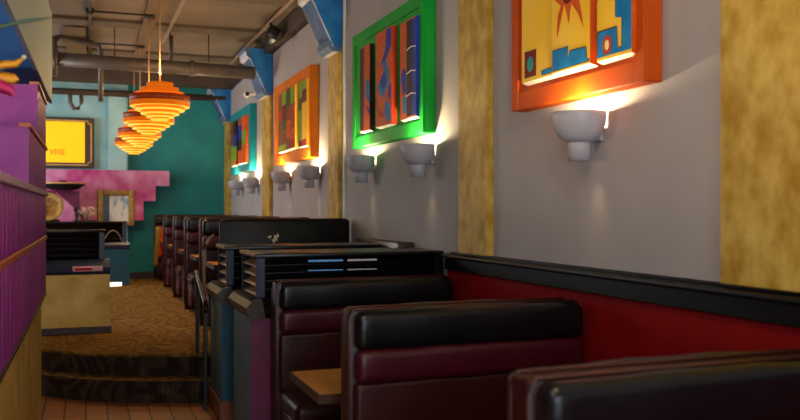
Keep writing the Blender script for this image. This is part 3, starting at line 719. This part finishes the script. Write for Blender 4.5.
mg = MB('reflect_dk', 'reflect_lt').box((-.20, -.02, .06), (-.10, -.004, .53), 0).box((-.10, -.02, .06), (.22, -.004, .53), 1)  # mirror reflection painted onto the pane in pale and dark colours
mg.build('glass', t)['label'] = 'pane painted with a white and blue reflection beside dark teal'

# display of hat, wreath, pedestal
t = thing('display_pedestal', 'magenta and maroon angular display block below the black hat', 'display block', (-.27, 15.2, ZR))
pd = MB('magenta_dk', 'pink', 'f_amber')
pd.box((-.62, 0, 0), (.10, .3, 1.555), 0)
pd.prism([(-.08, 1.0), (.11, 1.0), (.11, 1.18), (-.26, 1.54), (-.26, 1.0)], XZ, -.012, 0, 1).box((-.32, -.014, 1.0), (-.26, 0, 1.5), 2).build('block', t)
t = thing('sombrero', 'black wide brimmed hat with gold edging on the magenta display block', 'hat', (-.42, 15.12, ZR+1.56))
MB('black_felt').lathe([(0, .17), (.05, .165), (.085, .12), (.10, .05), (.14, .03), (.26, .04), (.36, .10), (.37, .115), (.35, .105), (.25, .025), (.1, 0), (0, 0)], n=40).build('crown_and_brim', t)
MB('gold_line').lathe([(.365, .103), (.38, .112), (.374, .128), (.362, .112)], n=40).build('brim_edging', t)
MB('gold_line').lathe([(.098, .055), (.104, .06), (.1, .075), (.094, .07)], n=30).build('hat_band', t)
t = thing('gold_platter', 'round gold patterned platter leaning at far left beside the magenta block', 'platter', (-.66, 14.60, ZR+1.05))
o = MB('brass_dk', 'gold').lathe([(0, .0), (.15, .0), (.21, .03), (.23, .045), (.215, .05), (.15, .02), (0, .015)], n=40, mis=[0, 0, 1, 1, 1, 0]).build('plate', t)
o.rotation_euler = (math.radians(78), 0, 0); o.location = (.04, 0, .23)
MB('black_wood').box((-.2, .02, 0), (.2, .12, .03)).tube([(0, .1, .02), (0, .03, .25)], .012).build('easel', t)

# cloth in the last booth
cl = MB('cloth_red', 'cloth_green')
rnd = random.Random(3)
for mi, x0, w_ in ((1, 0, .10), (0, .085, .14)):
    cols = []
    for i in range(12):
        row = []
        z = .82-.72*i/11*(.95 if mi else .7)
        for j in range(9):
            u = j/8; row.append(cl.bm.verts.new((x0+(u)*w_*(1-.35*i/11)-.05*i/11, .015*math.sin(u*14+i*.4)-.02*i/11, z)))
        cols.append(row)
    for a, b in zip(cols, cols[1:]):
        for j in range(8):
            f = cl.bm.faces.new((a[j], a[j+1], b[j+1], b[j])); f.material_index = mi; f.smooth = True
o = cl.build('striped_cloth', loc=(1.07, 15.11, ZR+.12))
so = o.modifiers.new('thickness', 'SOLIDIFY'); so.thickness = .012
tag(o, 'red, orange and green striped cloth draped over the end of the last far bench', 'cloth')
t = thing('floor_glow_box', 'small glowing white box at the foot of the far teal partition', 'lamp', (.38, 14.38, ZR))  # small glowing box, makes a bright spot low on the floor
MB('steel').box((-.12, 0, 0), (.12, .06, .07), bev=.006, seg=1).build('housing', t)
MB('glow_box').box((-.11, -.004, .008), (.1, .002, .062)).build('lens', t)
o = MB('conduit_lt').tube([(.2+.03*k, 14.42, ZR+.705+.2*math.sin(PI*k/10)**.8) for k in range(11)], .008, 0, 6).build('cable'); tag(o, 'thin pale cable looping over the far teal partition', 'cable')

# ------------------------------------------------------------------ ceiling services
t = thing('ceiling_pipe', 'thick grey pipe running across under the ceiling', 'pipe', (0, 11.56, 3.498))
MB('pipe').tube([(-.40, 0, .02), (2.12, 0, -.02)], .088, 0, 24).build('pipe_run', t)
MB('pipe').tube([(-.44, 0, .02), (-.38, 0, .02)], .11, 0, 24).build('coupling', t)
MB('pipe').tube([(1.25, 0, 0), (1.31, 0, 0)], .105, 0, 24).build('coupling', t)
hg = MB('conduit')
for x in (.3, 1.0, 1.5):
    hg.tube([(x, 0, .09), (x, 0, ZC-3.5)], .008, 0, 6); 
hg.build('hanger_rod', t)
t = thing('drain_pipe', 'bent grey pipe with elbow looping above the thick pipe', 'pipe', (0, 12.35, 3.6))
MB('pipe').tube([(-.46, -.12, -.2), (-.46, -.12, .24), (-.44, -.1, .30), (-.38, -.06, .33), (.05, 0, .28), (.12, 0, .25), (.14, 0, .17), (.14, 0, -.5)], [.05, .05, .05, .045, .034, .034, .034, .034], 0, 14).build('pipe_run', t)
t = thing('cross_pipe', 'dark brown horizontal pipe in front of the back wall', 'pipe', (0, 15.45, 3.62))
MB('dark_beam_and_shade').tube([(XL+.1, 0, 0), (2.3, 0, 0)], .055, 0, 16).build('pipe_run', t)
MB('pipe').tube([(-.32, .05, .02), (-.32, .03, -.18), (-.26, .03, -.28), (-.18, .03, -.28), (-.14, .03, -.18), (-.14, .05, -.05)], .035, 0, 12).build('trap_bend', t)
t = thing('ceiling_conduit', 'thin black conduit with side branches running along the ceiling', 'conduit', (0, 10, 3.95))
MB('conduit').tube([(0, -5, 0), (0, 5, 0)], .018, 0, 8).build('main_run', t)
for yy in (.62, 2.64): MB('conduit').tube([(0, yy, 0), (.67, yy, 0)], .012, 0, 8).build('branch', t)
for yy in (.62, 2.64, -1, 4.5): MB('conduit').box((-.05, yy-.05, -.03), (.05, yy+.05, .03), bev=.01, seg=1).build('junction_box', t)
t = thing('ceiling_conduit', 'pale conduit running along the ceiling right of the lamps', 'conduit', (.95, 9, 3.93))
MB('conduit_lt').tube([(.08, -4, 0), (0, 3.1, 0)], .022, 0, 10).build('main_run', t)
MB('pipe').tube([(.1, 3.0, .07), (.1, 3.0, -.3)], .03, 0, 10).build('drop', t)
t = thing('track_light', 'black spotlight on a tan track along the top of the right wall', 'spotlight', (2.12, 9.3, 3.935))
MB('conduit_lt').box((-.02, -3.8, .0), (.02, 5.9, .03), bev=.004, seg=1).build('track', t)
MB('steel').box((-.06, 1.0, -.22), (.08, 1.36, -.06), bev=.015, seg=2, rot=Matrix.Rotation(.4, 4, 'Y')).build('lamp_head', t)
MB('steel').tube([(0, 1.15, -.1), (0, 1.15, .06)], .015, 0, 8).build('stem', t)
t = thing('security_camera', 'tiny white dome camera on the underside of the corbel by the pipe', 'camera', (2.16, 11.66, 3.21))
MB('white').tube([(0, 0, 0), (-.06, 0, -.01), (-.10, -.0, -.015)], .022, 0, 12).build('arm', t)
o = MB('white', 'steel').lathe([(0, -.045), (.03, -.04), (.045, 0), (.03, .04), (.028, .045), (0, .045)], n=20, mis=[0, 0, 0, 0, 1]).build('housing', t)
o.rotation_euler = (PI/2, 0, 0); o.location = (-.13, -.0, -.015)

# ------------------------------------------------------------------ pendant lamps
k_ = .00218
TIERS = [(60, 60, 86), (85, 83, 108), (110, 105, 126), (137, 120, 172), (112, 168, 190), (87, 186, 208), (62, 204, 222), (40, 218, 234)]
def pendant(label, loc):
    t = thing('pendant_lamp', label, 'pendant lamp', loc, 0, 'orange tiered wood veneer pendant lamps')
    for i, (r, a, b) in enumerate(TIERS):
        R = r*k_; z1 = (60-a)*k_; z0 = (60-b)*k_
        mb = MB('ring', 'ring_dk', 'ring_lip')
        if i == 3:
            zm = (60-150)*k_
            mb.lathe([(R-.012, z1), (R, z1), (R, zm), (R-.003, zm), (R-.003, z0), (R-.07, z0), (R-.07, z0+.01), (R-.012, zm), (R-.012, z1)], mis=[1, 1, 2, 0, 2, 2, 2, 2], n=48)
        else:
            ri = max(R-.075, .01)
            mb.lathe([(ri, z1), (R, z1), (R, z0+.012), (R, z0), (ri, z0), (ri, z1)], mis=[0, 0, 2, 2, 2], n=48)
        mb.build('shade_ring', t)
    MB('cord').tube([(0, 0, 0), (0, 0, ZC-.05-loc[2])], .008, 0, 8).build('cord', t)
    MB('conduit').lathe([(0, ZC-.04-loc[2]), (.07, ZC-.04-loc[2]), (.07, ZC-.08-loc[2]), (0, ZC-.085-loc[2])], n=24).build('ceiling_cup', t)
    return t
PL = [((.67, 8.92, 2.894), 'nearest and largest looking orange tiered pendant lamp'), ((.669, 10.62, 2.894), 'second orange tiered pendant lamp from the camera'),
      ((.673, 12.64, 2.894), 'third orange tiered pendant lamp from the camera'), ((.675, 14.4, 2.894), 'farthest, lowest looking orange tiered pendant lamp')]
src = pendant(PL[0][1], PL[0][0])
for loc, lb in PL[1:]: dup(src, loc, lb)
for loc, lb in PL:
    l = bpy.data.lights.new('pendant_light', 'SPOT'); l.energy = 60; l.color = (1, .64, .32); l.spot_size = math.radians(150); l.spot_blend = 1; l.shadow_soft_size = .08
    lo = bpy.data.objects.new('pendant_light', l); COL.objects.link(lo); lo.location = (loc[0], loc[1], loc[2]-.40)
    l = bpy.data.lights.new('pendant_up_light', 'POINT'); l.energy = 16; l.color = (1, .62, .30); l.shadow_soft_size = .06
    lo = bpy.data.objects.new('pendant_up_light', l); COL.objects.link(lo); lo.location = (loc[0], loc[1], loc[2]+.08)

# ------------------------------------------------------------------ unseen globe lamps, added to brighten the room
for loc, lb in (((-.9, .4, 3.55), 'added white globe ceiling lamp behind and left of the camera'), ((.9, 1.2, 3.6), 'added white globe ceiling lamp over the nearest bench'),
                ((-1.9, 4.6, 2.1), 'added white globe ceiling lamp left of the purple divider'),
                ((-2.4, 12.2, 3.0), 'added white globe ceiling lamp in the far left part of the room')):
    t = thing('added_globe_lamp', lb, 'added fill lamp', loc, 0, 'added globe lamps out of view')
    MB('globe').lathe([(.14*math.sin(PI*k/16), -.14*math.cos(PI*k/16)) for k in range(17)], n=24).build('globe', t)  # globe of the added, unseen lamp
    MB('conduit').tube([(0, 0, .14), (0, 0, ZC-loc[2])], .012, 0, 8).build('stem', t)
    l = bpy.data.lights.new('added_fill_light', 'POINT'); l.energy = FILL_GLOBE*(1.1 if loc[1] > 10 else 1); l.color = (1, .80, .58); l.shadow_soft_size = .14
    lo = bpy.data.objects.new('added_fill_light', l); COL.objects.link(lo); lo.location = (loc[0], loc[1], loc[2]-.3)

# ------------------------------------------------------------------ daylight
W = bpy.data.worlds.new('sky'); SC.world = W; W.use_nodes = True
bg = W.node_tree.nodes['Background']; bg.inputs[0].default_value = (.74, .86, 1, 1); bg.inputs[1].default_value = 6.5
for loc, rot, sx, sy in (((-.15, YF-.16, 1.8), (PI/2, 0, 0), 4.1, 2.2), ((XL-.16, 13.2, 2.35), (0, -PI/2, 0), 2.3, 3.2)):
    l = bpy.data.lights.new('window_portal', 'AREA'); l.shape = 'RECTANGLE'; l.size = sx; l.size_y = sy; l.cycles.is_portal = True
    lo = bpy.data.objects.new('window_portal', l); COL.objects.link(lo); lo.location = loc
    d = Vector((0, 1, 0)) if rot[0] else Vector((1, 0, 0))
    lo.rotation_euler = d.to_track_quat('-Z', 'Y').to_euler() if rot[0] else (0, -PI/2, 0)

# ------------------------------------------------------------------ camera
cd = bpy.data.cameras.new('camera'); cam = bpy.data.objects.new('camera', cd); COL.objects.link(cam)
cd.sensor_width = 36; cd.lens = 844/800*36; cd.clip_start = .05
cam.location = (0, 0, 1.6); cam.rotation_euler = (PI/2, 0, -math.radians(20.17))
cd.dof.use_dof = True; cd.dof.focus_distance = 6.0; cd.dof.aperture_fstop = 2.2
SC.camera = cam
SC.view_settings.view_transform = 'Standard'; SC.view_settings.look = 'None'; SC.view_settings.gamma = 1
SC.view_settings.use_curve_mapping = False; SC.view_settings.exposure = 0
SC.cycles.use_denoising = True
SC.cycles.max_bounces = 8; SC.cycles.sample_clamp_indirect = 4
